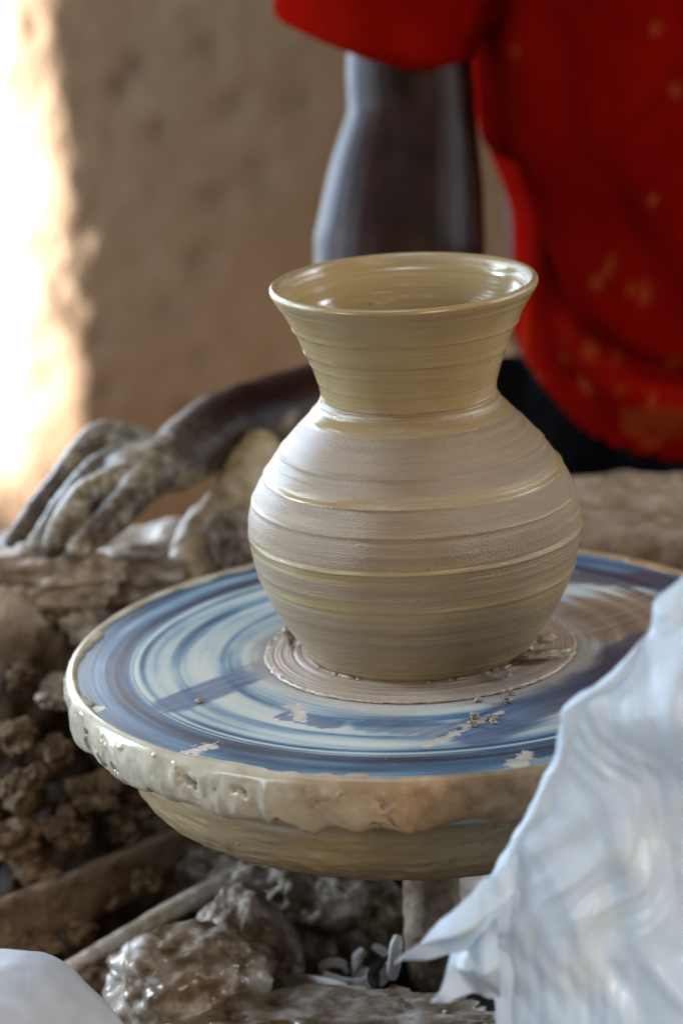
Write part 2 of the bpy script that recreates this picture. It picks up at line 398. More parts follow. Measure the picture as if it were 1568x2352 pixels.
M_WETG = m_clay('wet_grey_clay', (.075, .042, .018), (.19, .145, .10), (.46, .43, .40), .55, .7, .0009, .5, .22, .24)
M_GREYC = m_clay('grey_sticky_clay', (.06, .036, .018), (.125, .085, .052), (.31, .26, .215), .6, 1.0, .002, .8, .05, .4)
M_PAD = None
M_TAN = m_clay('ochre_clay', (.16, .095, .035), (.27, .175, .075), (.38, .27, .14), .5)
M_SHAV = m_clay('clay_shaving', (.36, .33, .31), (.48, .45, .43), (.60, .58, .56), .4, 1, .0008, .4, .2)
M_STICKD = m_clay('muddy_wood', (.06, .036, .02), (.12, .075, .042), (.22, .15, .10), .5, 1, .001, .6)
M_PIPE = m_clay('clay_coated_pipe', (.26, .19, .13), (.42, .35, .28), (.56, .52, .47), .25, 1, .001, .5, 1.0, .08)
M_SHAFT = m_clay('clay_caked_shaft', (.07, .045, .025), (.15, .10, .06), (.30, .24, .18), .6, 1.2, .0015, .8)

def m_foot():
    m = Mt('clay_foot_rings'); v = m.obj(); x, y, z = m.sep(v)
    r = m.ma('SQRT', m.ma('ADD', m.ma('MULTIPLY', x, x), m.ma('MULTIPLY', y, y)))
    cx, sy = m.ma('DIVIDE', x, r), m.ma('DIVIDE', y, r)
    a = m.noise(m.comb(m.ma('MULTIPLY', cx, .9), m.ma('MULTIPLY', sy, .9), m.ma('MULTIPLY', r, 520)), 1, 3, .55)
    g = m.noise(v, 700, 3)
    c = m.ramp(m.ma('ADD', m.ma('MULTIPLY', a, .7), m.ma('MULTIPLY', g, .3)), [(.32, (.27, .20, .15)), (.5, (.38, .30, .235)), (.68, (.48, .40, .325))])
    n = m.bump(m.ma('ADD', a, m.ma('MULTIPLY', g, .25)), .0011, .8)
    return m.fin(c, .42, n, .5)
M_FOOT = m_foot()
def m_crust():
    m = Mt('slip_crust'); v = m.obj(); pit = m.attr('pit'); dry_shade = m.attr('dry_shade')
    a = m.noise(v, 45, 4); g = m.noise(v, 700, 3, .6); k = m.voro(v, 500)
    wet = m.ramp(a, [(.3, (.33, .28, .20)), (.5, (.45, .405, .31)), (.7, (.56, .52, .43))])
    dr = m.ramp(m.noise(v, 60, 5, .65), [(.3, (.18, .095, .036)), (.5, (.29, .175, .080)), (.7, (.39, .275, .155))])  # drier slip, with the dim warm light of this side in its colour
    c = m.mix(dry_shade, wet, dr)
    c = m.mix(pit, c, m.ramp(g, [(.35, (.09, .065, .04)), (.65, (.48, .44, .38))]))
    r = m.ma('ADD', m.lin(dry_shade, 0, 1, .16, .5), m.ma('MULTIPLY', pit, .2))
    h = m.ma('ADD', m.ma('MULTIPLY', g, m.lin(pit, 0, 1, .08, 1.6)), m.ma('MULTIPLY', a, .5))
    n = m.bump(h, .0011, .8)
    return m.fin(c, r, n, .55)
M_CRUST = m_crust()
def m_hub():
    m = Mt('under_disc_clay'); v = m.obj(); x, y, z = m.sep(v)
    st = m.noise(m.mapp(v, (6, 6, 260)), 1, 3, .6); g = m.noise(v, 800, 3, .6); a = m.noise(v, 18, 4)
    crumbs = m.ss(m.voro(v, 260), .28, .10)
    c = m.ramp(m.ma('ADD', m.ma('MULTIPLY', st, .45), m.ma('MULTIPLY', a, .55)), [(.3, (.19, .130, .058)), (.5, (.26, .185, .092)), (.7, (.33, .26, .15))])
    h = m.ma('ADD', m.ma('MULTIPLY', st, .4), m.ma('ADD', m.ma('MULTIPLY', g, .25), m.ma('MULTIPLY', m.ma('MULTIPLY', crumbs, m.ss(a, .5, .65)), 1.2)))
    return m.fin(c, .48, m.bump(h, .0009, .7), .45)
M_HUB = m_hub()
def m_wall():
    m = Mt('mud_plaster'); v = m.obj(); st = m.attr('stain_and_shade')
    a = m.noise(v, 3.5, 5, .55); k = m.noise(v, 40, 5, .6)
    c = m.ramp(m.ma('ADD', m.ma('MULTIPLY', a, .75), m.ma('MULTIPLY', k, .25)), [(.3, (.115, .060, .027)), (.5, (.142, .080, .040)), (.7, (.172, .106, .060))])
    c = m.mix(st, c, (.10, .06, .035))  # shade inside the pock holes is painted here
    return m.fin(c, .85, m.bump(k, .006, .8), .2)
M_WALL = m_wall()
def m_shirt():
    m = Mt('red_cotton'); v = m.obj(); st = m.attr('stain_and_shade'); k = m.noise(v, 60, 3)
    w = m.noise(v, 1500, 2)
    c = m.ramp(m.noise(v, 9, 3), [(.35, (.105, .0016, .0008)), (.65, (.165, .0032, .0012))])
    c = m.mix(m.ma('MULTIPLY', st, .22), c, (.50, .20, .05))
    return m.fin(c, .75, m.bump(w, .0005, .4), 0.0)
M_SHIRT = m_shirt()
def m_black():
    m = Mt('black_cotton'); v = m.obj()
    return m.fin((.003, .003, .0035), .9, m.bump(m.noise(v, 900, 2), .0005, .5), .03)
M_BLACK = m_black()
def m_skin():
    m = Mt('dark_skin_with_dried_slip'); v = m.obj(); cl = m.attr('clay')
    sk = m.ramp(m.noise(v, 30, 4), [(.35, (.009, .0032, .0022)), (.65, (.022, .0078, .0050))])
    ny = m.noise(v, 34, 3, .55)
    msk = m.ss(m.ma('MULTIPLY', m.ss(cl, 0, .3), m.ma('ADD', m.ma('MULTIPLY', cl, .54), m.ma('MULTIPLY', m.ma('SUBTRACT', ny, .5), 1.5))), .25, .75)
    msk = m.ma('MAXIMUM', msk, m.ma('MULTIPLY', cl, .28))
    c = m.mix(msk, sk, m.ramp(m.noise(v, 160, 4), [(.3, (.10, .066, .034)), (.5, (.20, .150, .090)), (.7, (.36, .31, .23))]))
    return m.fin(c, m.lin(msk, 0, 1, .42, .5), m.bump(m.ma('ADD', m.noise(v, 500, 3), msk), .0008, .5), m.lin(msk, 0, 1, .10, .4))
M_SKIN = m_skin()
def m_plastic(name, tint, tr=.35, rough=.3):
    m = Mt(name); v = m.obj()
    w = m.ma('ADD', m.noise(m.mapp(v, (1, 1, .4)), 55, 4, .55), m.ma('MULTIPLY', m.voro(m.mapp(v, (1, 1, .5)), 75), -.6))
    c = m.ramp(m.noise(v, 14, 4), [(.3, tuple(t*.86 for t in tint)), (.55, tint), (.72, (tint[0]*1.02, tint[1]*.92, tint[2]*.78))])
    n = m.bump(w, .0012, .5)
    m.fin(c, rough, n, .5)
    tl = m.n.new('ShaderNodeBsdfTranslucent'); m.put(tl.inputs['Color'], c); m.put(tl.inputs['Normal'], n)
    mx = m.n.new('ShaderNodeMixShader'); mx.inputs[0].default_value = tr
    m.link(m.b.outputs[0], mx.inputs[1]); m.link(tl.outputs[0], mx.inputs[2]); m.link(mx.outputs[0], m.out.inputs[0])
    return m.m
M_PLAS = m_plastic('white_plastic_film', (.72, .79, .86), .46, .34)
M_SHEET = m_plastic('pale_plastic_cover', (.55, .58, .63), .2, .45)
def m_hole():
    m = Mt('dark_hole_black'); v = m.obj()
    return m.fin((.008, .012, .018), .25, m.bump(m.noise(v, 60, 3), .002, .5), .5)  # near-black colour standing in for a dark hole
M_HOLE = m_hole()
def m_sky():
    m = Mt('bright_outdoor_sky'); e = m.n.new('ShaderNodeEmission'); e.inputs[0].default_value = (1, .98, .94, 1); e.inputs[1].default_value = 2.2
    m.link(e.outputs[0], m.out.inputs[0]); return m.m
M_SKY = m_sky()

# ================================================================== SETTING
# ---- back wall with a rounded window opening on the left
WY = 1.25
nx, nz = 420, 300
X, Z = np.meshgrid(np.concatenate([np.linspace(-1.6, -.75, 50, endpoint=False), np.linspace(-.75, -.2, 240, endpoint=False), np.linspace(-.2, 1.6, 130)]), np.linspace(-.40, 1.3, nz), indexing='ij')
Pw = np.stack([X.ravel(), np.zeros(X.size), Z.ravel()], -1)
n1 = fbm(Pw, 9, 4, 3); n2 = fbm(Pw, 30, 3, 9)
# opening: right jamb along x = e(z), sill at z = -.255
e = -.322+.014*n1+.003*n2-.004*smooth(Pw[:, 2], -.02, .2)-.012*smooth(Pw[:, 2], -.15, -.27)
zs = -.300+.01*n1
dx_ = e-Pw[:, 0]; dz_ = Pw[:, 2]-zs; dl_ = Pw[:, 0]*0+2.5; dt_ = 0.95-Pw[:, 2]
k_ = .025
d = -k_*np.log(np.exp(-np.clip(dx_, -1, 1)/k_)+np.exp(-np.clip(dz_, -1, 1)/k_)+np.exp(-np.clip(dl_, -1, 1)/k_)+np.exp(-np.clip(dt_, -1, 1)/k_))
Rr = .105
din = np.clip(d+.02, 0, Rr*.995)
depth = Rr-np.sqrt(Rr*Rr-din*din)
depth = depth+np.clip(d+.02-Rr*.97, 0, .03)*5
yy = WY+depth+.003*n1+.0014*n2+(.0012*n2+.0008*fbm(Pw, 60, 2, 19))*smooth(d, 0, .03)
st = np.zeros(len(Pw))  # mask of the wall holes, carries their painted shade
for (px, py, rr) in [(322, 155, 30), (283, 203, 26), (487, 108, 34), (405, 722, 42), (236, 778, 30), (288, 782, 28), (472, 832, 34), (245, 906, 28), (600, 430, 40), (500, 460, 34), (455, 600, 36), (690, 240, 44), (590, 395, 30), (640, 845, 50), (540, 250, 30), (370, 300, 26), (430, 950, 26)]:
    c = AP(px, py, WY); q = np.hypot(Pw[:, 0]-c[0], Pw[:, 2]-c[2])/(rr/FL*3.05)
    b = np.exp(-(q**2)*1.1)*(.75+.4*n2); st = np.maximum(st, b*(.8+.2*math.sin(px))); yy += .006*b
V = np.stack([Pw[:, 0], yy, Pw[:, 2]], -1)
F = gridF(X.shape[0], nz)
keep = ~(d[F] > Rr*1.12).all(1)
wall = mesh_obj('back_wall', V, F[keep], M_WALL, None, True, {'stain_and_shade': np.clip(st, 0, 1)}, origin=(0, WY, -.4))
tag(wall, 'brown mud plaster wall with dark pock marks and a sunlit window edge', 'wall')
sky = mesh_obj('sky', [(-2.2, 2.3, -.6), (.6, 2.3, -.6), (.6, 2.3, 1.8), (-2.2, 2.3, 1.8)], [[0, 1, 2, 3]], M_SKY, origin=(0, 2.3, 0))
tag(sky, 'blown out daylight beyond the window edge at the left', None, kind='structure')

# ---- ground: clay floor, pit round the wheel, ledge behind, earth bench
na, nr_ = 520, 330
ang = np.linspace(0, 2*math.pi, na, endpoint=False)
rad = np.concatenate([np.linspace(.012, .42, 250), np.geomspace(.424, 1.9, nr_-250)])
A, R = np.meshgrid(ang, rad, indexing='ij'); A = A.ravel(); R = R.ravel()
gx, gy = R*np.cos(A), R*np.sin(A)
P2 = np.stack([gx, gy, 0*gx], -1)
back = smooth(gy+.03*fbm(P2, 9, 2, 90)-.55*np.maximum(0, -gx-.12), .0, .11)      # how much of the bank stands at this bearing
face = .262+.03*smooth(-gx, .14, .25)+.018*fbm(P2, 11, 3, 21)
up = smooth(R, face-.03, face+.022)*back
ledge_w = smooth(gy, .43, .36)
plateau = -.008+.012*fbm(P2, 14, 3, 33)-.02*smooth(R, .30, .42)*(gx < -.1)
bench = np.where(gx > -.02, -.125, -.34)
bench = -.34+(.215)*smooth(gx, -.05, .03)
plateau = plateau*ledge_w+bench*(1-ledge_w)
floorz = -.225-.05*smooth(-gy, .3, .8)*0
gz = floorz+(plateau-floorz)*up
P3 = np.stack([gx, gy, gz], -1)
Pd = P3+.012*np.stack([fbm(P3, 30, 3, 401), fbm(P3, 30, 3, 402), fbm(P3, 30, 3, 403)], -1)
b1, b2, hid = cell(Pd*np.array([1, 1, .7]), 26, 5); c1, c2, h2 = cell(Pd+3, 60, 8)
rub = np.clip(up*(1-up)*4, 0, 1)
lumps = (.42-b1)*.046*(.5+hid)+(.4-c1)*.013*(h2 > .4)+(.3-np.abs(fbm(P3, 42, 4, 12)))*.014
wgt = .35+.9*rub; wgt = wgt*smooth(R, .03, .10); wgt = np.where(R > .5, .25, wgt)
top_flat = up*(1-rub)
wgt = wgt*(1-.70*smooth(top_flat, .8, 1.0))
gz = gz+lumps*wgt
rx = R-lumps*wgt*rub*1.0
V = np.stack([rx*np.cos(A), rx*np.sin(A), gz], -1)
V = np.vstack([V, [[0, 0, -.225]]])
F = gridF(na, nr_, wu=True, flip=True).tolist() 
ci = len(V)-1
F += [[i*nr_, ((i+1) % na)*nr_, ci] for i in range(na)]
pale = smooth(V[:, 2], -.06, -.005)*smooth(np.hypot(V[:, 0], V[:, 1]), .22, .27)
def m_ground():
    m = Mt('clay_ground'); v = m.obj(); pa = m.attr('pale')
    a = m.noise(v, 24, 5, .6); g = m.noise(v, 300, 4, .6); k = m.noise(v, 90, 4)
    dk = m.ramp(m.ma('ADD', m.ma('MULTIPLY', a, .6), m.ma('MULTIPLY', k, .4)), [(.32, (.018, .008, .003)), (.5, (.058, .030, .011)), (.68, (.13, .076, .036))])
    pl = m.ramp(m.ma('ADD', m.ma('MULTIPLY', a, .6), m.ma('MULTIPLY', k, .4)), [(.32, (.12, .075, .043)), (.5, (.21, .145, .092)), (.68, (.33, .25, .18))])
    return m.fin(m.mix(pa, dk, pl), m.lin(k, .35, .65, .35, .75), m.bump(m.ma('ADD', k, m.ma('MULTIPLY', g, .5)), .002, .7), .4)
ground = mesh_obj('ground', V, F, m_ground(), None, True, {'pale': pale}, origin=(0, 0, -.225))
tag(ground, 'clay floor with a pit and a rough mud ledge round the wheel', None, kind='structure')

# ================================================================== POTTERY WHEEL
wheel = empty('pottery_wheel', (0, 0, -.225), 'round pottery wheel with blue streaked top and dripping slip edge under the vase', 'pottery wheel')
nt = 256
# wheel head disc
pr = [(0.0005, -.026), (.17, -.026), (.1975, -.026), (.1985, -.020), (.1985, -.002), (.1975, -.0004), (.196, 0), (.15, 0), (.10, 0), (.05, 0), (.0005, 0)]
lathe(pr, nt, 'wheel_head', M_WTOP, wheel)
# crust of slip round the edge
seg_ = [(.1955, .0000), (.1966, .0010), (.1982, .0014), (.2000, .0008), (.2020, -.0015), (.2028, -.006), (.2030, -.012), (.2026, -.018), (.2012, -.0235), (.1985, -.0270), (.1930, -.0285), (.184, -.0275), (.176, -.0262)]
seg_ = catmull([(a, b, 0) for a, b in seg_], 84)[:, :2]
nt2 = 1700
t = np.linspace(0, 2*math.pi, nt2, endpoint=False)
T, RR = np.meshgrid(t, seg_[:, 0], indexing='ij'); ZZ = np.repeat(seg_[None, :, 1], nt2, 0)
T = T.ravel(); RR = RR.ravel(); ZZ = ZZ.ravel()
Pc = np.stack([.2*np.cos(T), .2*np.sin(T), ZZ], -1)
Pt = np.stack([.2*np.cos(T), .2*np.sin(T), 0*ZZ], -1)
fac = np.clip((-ZZ)/.027, 0, 1)
drip = .0032*fbm(Pt, 26, 3, 4)+.0022*vnoise(Pt, 70, 9)
ZZn = ZZ*(1+fac*drip/.027*1.6)
lumpy = .0016*fbm(Pc*np.array([1, 1, .7]), 55, 4, 14)+.0010*vnoise(Pc*np.array([1, 1, .45]), 130, 22)
Pcw = Pc+.006*np.stack([fbm(Pc, 60, 3, 301), fbm(Pc, 60, 3, 302), fbm(Pc, 60, 3, 303)], -1)
cb, _, chid = cell(Pcw*np.array([1, 1, .75]), 74, 31)
left = smooth(Pt[:, 0], .02, -.05)*smooth(Pt[:, 1], .05, -.03)        # wet side
hole = smooth(cb+.12*vnoise(Pc, 240, 305), .44, .30)*(chid > .46)*smooth(fac, .22, .5)*smooth(fac, 1.15, .85)*smooth(Pt[:, 0], .0, -.04)*(Pt[:, 1] < -.05)
cb2, _, ch2 = cell(Pcw, 190, 41)
bub = smooth(cb2, .34, .16)*(ch2 > .84)*smooth(fac, .04, .12)*(left*.9+.1)
nub = smooth(cb2, .36, .12)*(ch2 < .16)*smooth(fac, .5, .1)*(fac > .03)
mid_out = smooth(fac, .03, .3)
RRn = RR+(lumpy*mid_out)-.0036*hole-.0010*bub+.0012*nub
inner = smooth(RR, .1935, .1965)
edge_in = smooth(vnoise(Pt, 38, 51)+.35*vnoise(Pt, 120, 53), .25, .62)
RRn = RRn-.0040*edge_in*(ZZ > -.0005)*(RR < .1975)
ZZn = np.where(ZZ > -.0003, ZZn*(.35+.65*inner)+.00025, ZZn)
Vc = np.stack([RRn*np.cos(T), RRn*np.sin(T), ZZn], -1)
dry_shade = smooth(Pt[:, 0]+.05*fbm(Pc, 22, 4, 77), -.12, .03)  # drier side, also browned for the weak warm light there
mesh_obj('slip_crust', Vc, gridF(nt2, 84, wu=True, flip=True), M_CRUST, wheel, True, {'pit': np.clip(hole+.4*bub, 0, 1), 'dry_shade': dry_shade})
# disc below
pr = catmull([(.002, -.0875, 0), (.09, -.0875, 0), (.112, -.0860, 0), (.128, -.0840, 0), (.1450, -.0790, 0), (.1590, -.0715, 0), (.1675, -.0610, 0), (.1700, -.0480, 0), (.1690, -.0340, 0), (.163, -.0275, 0), (.10, -.0265, 0)], 150)[:, :2]
def hub_d(T, R, Z, P):
    return .0012*fbm(P*np.array([1, 1, 4]), 16, 3, 6)+.0005*fbm(P*np.array([1, 1, 6]), 60, 3, 8)+.0009*smooth(vnoise(P, 160, 2), .45, .8)*smooth(fbm(P, 14, 2, 91), -.1, .3)
lathe(pr, 520, 'lower_disc', M_HUB, wheel, hub_d)
pr = [(.0165, -.245), (.0168, -.2), (.0165, -.15), (.0170, -.10), (.0172, -.084)]
pr = catmull([(a, b, 0) for a, b in pr], 60)[:, :2]
lathe(pr, 72, 'shaft', M_SHAFT, wheel, lambda T, R, Z, P: .0014*fbm(P, 50, 4, 71)+.0006*fbm(P, 170, 2, 3))

# ================================================================== VASE
foot = lathe(catmull([(.0880, .0001, 0), (.0888, .0008, 0), (.0883, .0016, 0), (.0868, .0018, 0), (.078, .0024, 0), (.070, .0032, 0), (.066, .0038, 0), (.060, .0041, 0), (.02, .0041, 0), (.002, .0041, 0)], 150)[:, :2], 700, 'clay_pad', M_FOOT, None,
             lambda T, R, Z, P: .00022*vnoise(np.stack([np.cos(T)*1.0, np.sin(T)*1.0, R*620], -1), 1, 4)*smooth(R, .0875, .086)+smooth(R, .086, .0884)*(.0008*fbm(np.stack([np.cos(T), np.sin(T), Z*20], -1), 16, 4, 5)+.0003*vnoise(P, 500, 7)), origin=(0, 0, 0))
tag(foot, 'flat disc of ringed clay stuck to the wheel under the vase', 'clay base')
OUT = [(0.0625, .0038), (.0648, .0052), (.0690, .0125), (.0775, .025), (.0852, .04), (.0904, .055), (.0931, .07), (.0936, .078), (.0925, .087), (.0895, .097), (.0842, .107), (.0775, .117), (.0698, .127), (.0605, .137), (.0542, .1435), (.0500, .149), (.0490, .1535), (.0499, .16), (.0530, .17), (.0568, .18), (.0610, .19), (.0660, .20), (.0705, .2075), (.0730, .2115), (.0737, .2138), (.0729, .2156), (.0713, .2160), (.0697, .2148)]
IN = [(.0672, .2095), (.0615, .20), (.0560, .19), (.0517, .18), (.0480, .17), (.0450, .16), (.0443, .1535), (.0455, .148), (.0500, .142), (.0560, .136), (.0650, .126), (.0790, .107), (.0872, .087), (.088, .072), (.085, .055), (.077, .034), (.064, .014), (.04, .0095), (.001, .009)]
po = catmull([(a, b, 0) for a, b in OUT], 620)[:, :2]; pi_ = catmull([(a, b, 0) for a, b in [OUT[-1]]+IN], 330)[1:, :2]
profile = np.vstack([po, pi_])
RINGS = [(.2065, .25, .0010), (.1926, .75, .0013), (.1793, .80, .0014), (.1723, .35, .0010), (.1620, .30, .0022), (.1509, -.9, .0009), (.1488, .45, .0009),
         (.1423, .55, .0018), (.1360, -.25, .0015), (.1327, .30, .0012), (.1220, .95, .0009), (.1195, -.35, .0010), (.1172, .25, .0008), (.1081, 1.0, .0009), (.1050, -.40, .0013), (.0942, .85, .0009), (.0915, -.45, .0011), (.0840, .25, .002), (.0744, .95, .0011), (.0705, -.35, .0012),
         (.0650, .30, .0015), (.0585, .50, .0013), (.0519, .95, .0008), (.0490, -.45, .0012), (.0400, .25, .002), (.0300, .3, .0018), (.0180, .25, .0015), (.0085, .4, .0008)]
def vase_d(T, R, Z, P):
    idx = np.tile(np.arange(len(profile)), len(T)//len(profile)); outer = idx < 600
    zc = Z+.0007*np.sin(T+.6)+.0005*vnoise(np.stack([np.cos(T), np.sin(T), 0*T], -1), 2.2, 3)+.0004*T/6.28
    D = np.zeros(len(T))
    for k, (z0, a, w) in enumerate(RINGS):
        am = a*.00068*(1+.55*vnoise(np.stack([np.cos(T), np.sin(T), 0*T+k*3.1], -1), 2.5, 60+k))
        q = (zc-z0)/w
        D += am*np.exp(-np.where(q < 0, (q/.55)**2, (q/1.5)**2))
    cyl = np.stack([np.cos(T)*.5, np.sin(T)*.5, Z*420], -1)
    D += (.00004*vnoise(cyl, 1.6, 31)+.00007*vnoise(cyl*np.array([1, 1, .3]), 1.3, 35))*(1-.7*smooth(Z, .15, .165))
    # crumbs caught on a few ridges
    cr, _, ch = cell(P, 420, 61)
    for z0, lo, hi in [(.0942, -1.6, -.6), (.1081, -2.2, -1.0), (.0519, -2.6, -1.9), (.1220, -.9, 0.1), (.1327, -.2, .9)]:
        tt = np.arctan2(np.sin(T), np.cos(T))
        D += .0007*smooth(cr, .5, .1)*(ch > .45)*np.exp(-((zc-z0)/.0009)**2)*((tt > lo) & (tt < hi))
    Din = .00030*vnoise(np.stack([np.cos(T)*.6, np.sin(T)*.6, Z*260], -1), 1.0, 81)+.00006*vnoise(cyl, 1.2, 85)
    wob = .0004*np.sin(2*T+1.0)*smooth(Z, .15, .21)
    rimlip = smooth(idx*1.0, 585, 600)
    return np.where(outer, D*(1-smooth(Z, .2105, .2135)), Din*smooth(idx*1.0, 640, 670))+wob*np.where(outer, 1, -1)*(1-(np.abs(idx-610) < 30))
vase = lathe(profile, 720, 'clay_vase', M_POT, None, vase_d, origin=(0, 0, 0))
tag(vase, 'freshly thrown round clay vase with flared neck standing on the wheel', 'vase')

# crumbs and peelings at the foot
def crumb(px, py, z, s, seed, label, group=None, mat=None, name='clay_crumb', stretch=(1, 1, 1), rot=0):
    c = APz(px, py, z); return lump(name, (c[0], c[1], z+s*stretch[2]*.7), (s*stretch[0]*1.15, s*stretch[1], s*stretch[2]*.8), mat or M_FOOT, seed, .6, .4, 4, 2.8, label, 'clay crumb', group, rot=rot)
M_CRB = m_clay('damp_clay_crumb', (.17, .13, .085), (.28, .22, .15), (.42, .35, .26), .4, 3, .0008, .6)
crumb(1232, 1512, .0042, .0060, 1, 'long ragged peeling of clay lying at the right foot of the vase', None, M_CRB, 'clay_peeling', (2.4, .8, .40), .12)
crumb(1212, 1490, .0042, .0040, 2, 'squashed clay scrap tucked against the right base of the vase', None, M_CRB, 'clay_scrap', (1.3, .9, .9), .6)
crumb(1245, 1472, .0042, .0032, 3, 'small clay scrap behind the long peeling at the right', None, M_CRB, 'clay_scrap', (1.5, .8, .7), .3)
crumb(1152, 1552, .0042, .0030, 4, 'curled clay scrap on the ringed base in front of the peeling', None, M_CRB, 'clay_scrap', (1.5, .6, .8), -.8)
crumb(668, 1478, .0042, .0038, 5, 'pale clay scrap standing at the left foot of the vase', None, M_CRB, 'clay_scrap', (.7, .7, 1.9), 0)
for k, (px, py, s) in enumerate([(1090, 1650, .0022), (1128, 1652, .0020), (1086, 1668, .0019), (1132, 1661, .0016), (1163, 1612, .0022), (1098, 1612, .0016), (458, 1612, .0015), (1175, 1595, .0014)]):
    lab = {6: 'single clay crumb on the dark wiped stroke at the left of the wheel top', 4: 'clay crumb just outside the ringed clay base at the front right', 7: 'clay crumb nearest the plastic beside the ringed clay base', 5: 'clay crumb sitting at the front edge of the ringed clay base', 0: 'clay crumb at the left back of the cluster on the pale smear',
           1: 'clay crumb at the right back of the cluster on the pale smear', 2: 'clay crumb at the left front of the cluster on the pale smear', 3: 'smallest clay crumb at the right front of the cluster on the pale smear'}[k]
    crumb(px, py, .0003, s, 20+k, lab, 'clay crumbs on the wheel top', M_CRB)
for k in range(26):     # ragged bead where the wall meets the base
    a = math.radians(-150+k*5.1+3*math.sin(k*7)); 
    if k % 4 == 1 or -118 < math.degrees(a) < -75 and k % 3: continue
    c = (.0662*math.cos(a), .0662*math.sin(a), .0044); s = .0007+.0005*abs(math.sin(k*3.7))
    lump('clay_crumb', c, (s*(2.2+math.sin(k*2)), s, s*.8), M_CRB, 100+k, .5, .25, 2, 2.5, 'speck of clay in the ragged joint round the vase foot', 'clay crumb', 'clay specks round the vase foot', rot=a+1.57)

# ================================================================== PERSON
person = empty('person', tuple(AP(1330, 1010, .62)-np.array([0, 0, .08])), 'person in a red shirt seated behind the wheel with one clay covered arm resting left', 'person')
YA = .46
parts = []
S0 = AP(1250, -330, .56); E0 = AP(905, 820, YA-.02)
parts.append(tube_vf([S0, AP(1000, -120, .51), AP(943, 110, .49), AP(945, 260, .48), AP(932, 400, .47), AP(918, 560, .455), AP(905, 740, .44), E0], [.050, .046, .0440, .0450, .0540, .0600, .056, .044], 70, 28))
# forearm to the wrist
WR = AP(395, 1062, .275)
parts.append(tube_vf([E0, AP(790, 920, .41), AP(640, 955, .37), AP(500, 992, .32), WR], [.044, .034, .0290, .0250, .0205], 50, 24))
# palm
parts.append(tube_vf([AP(420, 1050, .285), AP(350, 1072, .262), AP(300, 1085, .25)], [.0195, .0225, .0200], 20, 20, (1.15, .75)))
# thumb and fingers, curled onto the ledge
def finger(pts, ys, rads): parts.append(tube_vf([AP(p[0], p[1], y) for p, y in zip(pts, ys)], rads, 30, 14))
finger([(345, 1035), (285, 1008), (226, 1006), (150, 1095), (85, 1180), (35, 1246)], [.280, .292, .295, .268, .245, .232], [.0130, .0116, .0108, .0098, .0090, .0072])
finger([(330, 1060), (268, 1062), (205, 1100), (140, 1180), (88, 1248)], [.262, .262, .248, .222, .206], [.0126, .0114, .0104, .0094, .0074])
finger([(320, 1090), (262, 1112), (205, 1140), (158, 1192), (122, 1256)], [.244, .232, .214, .192, .180], [.0140, .0126, .0118, .0104, .0080])
finger([(335, 1105), (308, 1138), (272, 1178), (222, 1222), (180, 1262)], [.236, .216, .196, .180, .172], [.0134, .0122, .0112, .0100, .0076])
finger([(385, 1080), (350, 1120), (300, 1150), (250, 1198)], [.262, .262, .256, .250], [.0110, .0092, .0082, .0064])
# torso, hips, thighs, other arm (hidden by the clothes)
hip = AP(1440, 930, .66)
parts.append(tube_vf([hip, AP(1420, 500, .66), AP(1410, 60, .64), AP(1370, -330, .62)], [.085, .088, .09, .07], 40, 28))
parts.append(tube_vf([AP(1370, -300, .62), AP(1250, -330, .58)], [.05, .05], 10, 20))
parts.append(tube_vf([AP(1370, -380, .62), AP(1365, -560, .60)], [.035, .034], 10, 20))
hd = AP(1360, -760, .57)
hv, hf = ico(4); hv = hv*np.array([.055, .066, .078])[None]*(1+.05*np.cos(4*hv[:, 0]))[:, None]
parts.append((hv+hd, hf.tolist()))
parts.append(tube_vf([hd+np.array([0, -.062, .012]), hd+np.array([0, -.077, -.012])], [.008, .011], 8, 12))
parts.append(tube_vf([AP(1480, -300, .62), AP(1700, -200, .60), AP(1740, 300, .55), AP(1700, 700, .42)], [.05, .045, .042, .032], 40, 20))
parts.append(tube_vf([AP(1400, 985, .60), AP(1160, 975, .56)], [.040, .034], 20, 20))
parts.append(tube_vf([AP(1560, 985, .62), AP(1720, 1070, .48)], [.045, .035], 20, 20))
V, F = merge(parts)
hand_c = AP(250, 1140, .235)
def clay_attr(co):
    d = np.linalg.norm(co-hand_c, axis=1)
    a = smooth(d, .125, .035)*1.0
    und = smooth(co[:, 2], .035, .0)*smooth(co[:, 0], -.06, -.12)
    low = smooth(co[:, 2]-(WR[2]-.004)-(co[:, 0]-WR[0])*.25, .006, -.012)*smooth(co[:, 0], -.05, -.1)
    return np.clip(np.maximum(a, low*.85), 0, 1)*(co[:, 0] < -.02)
body = remeshed('body', V, F, .0023, M_SKIN, person, 2, lambda co, no: co+no*(.0007*fbm(co, 90, 3, 3)*smooth(co[:, 0], -.04, -.08))[:, None], {'clay': clay_attr})

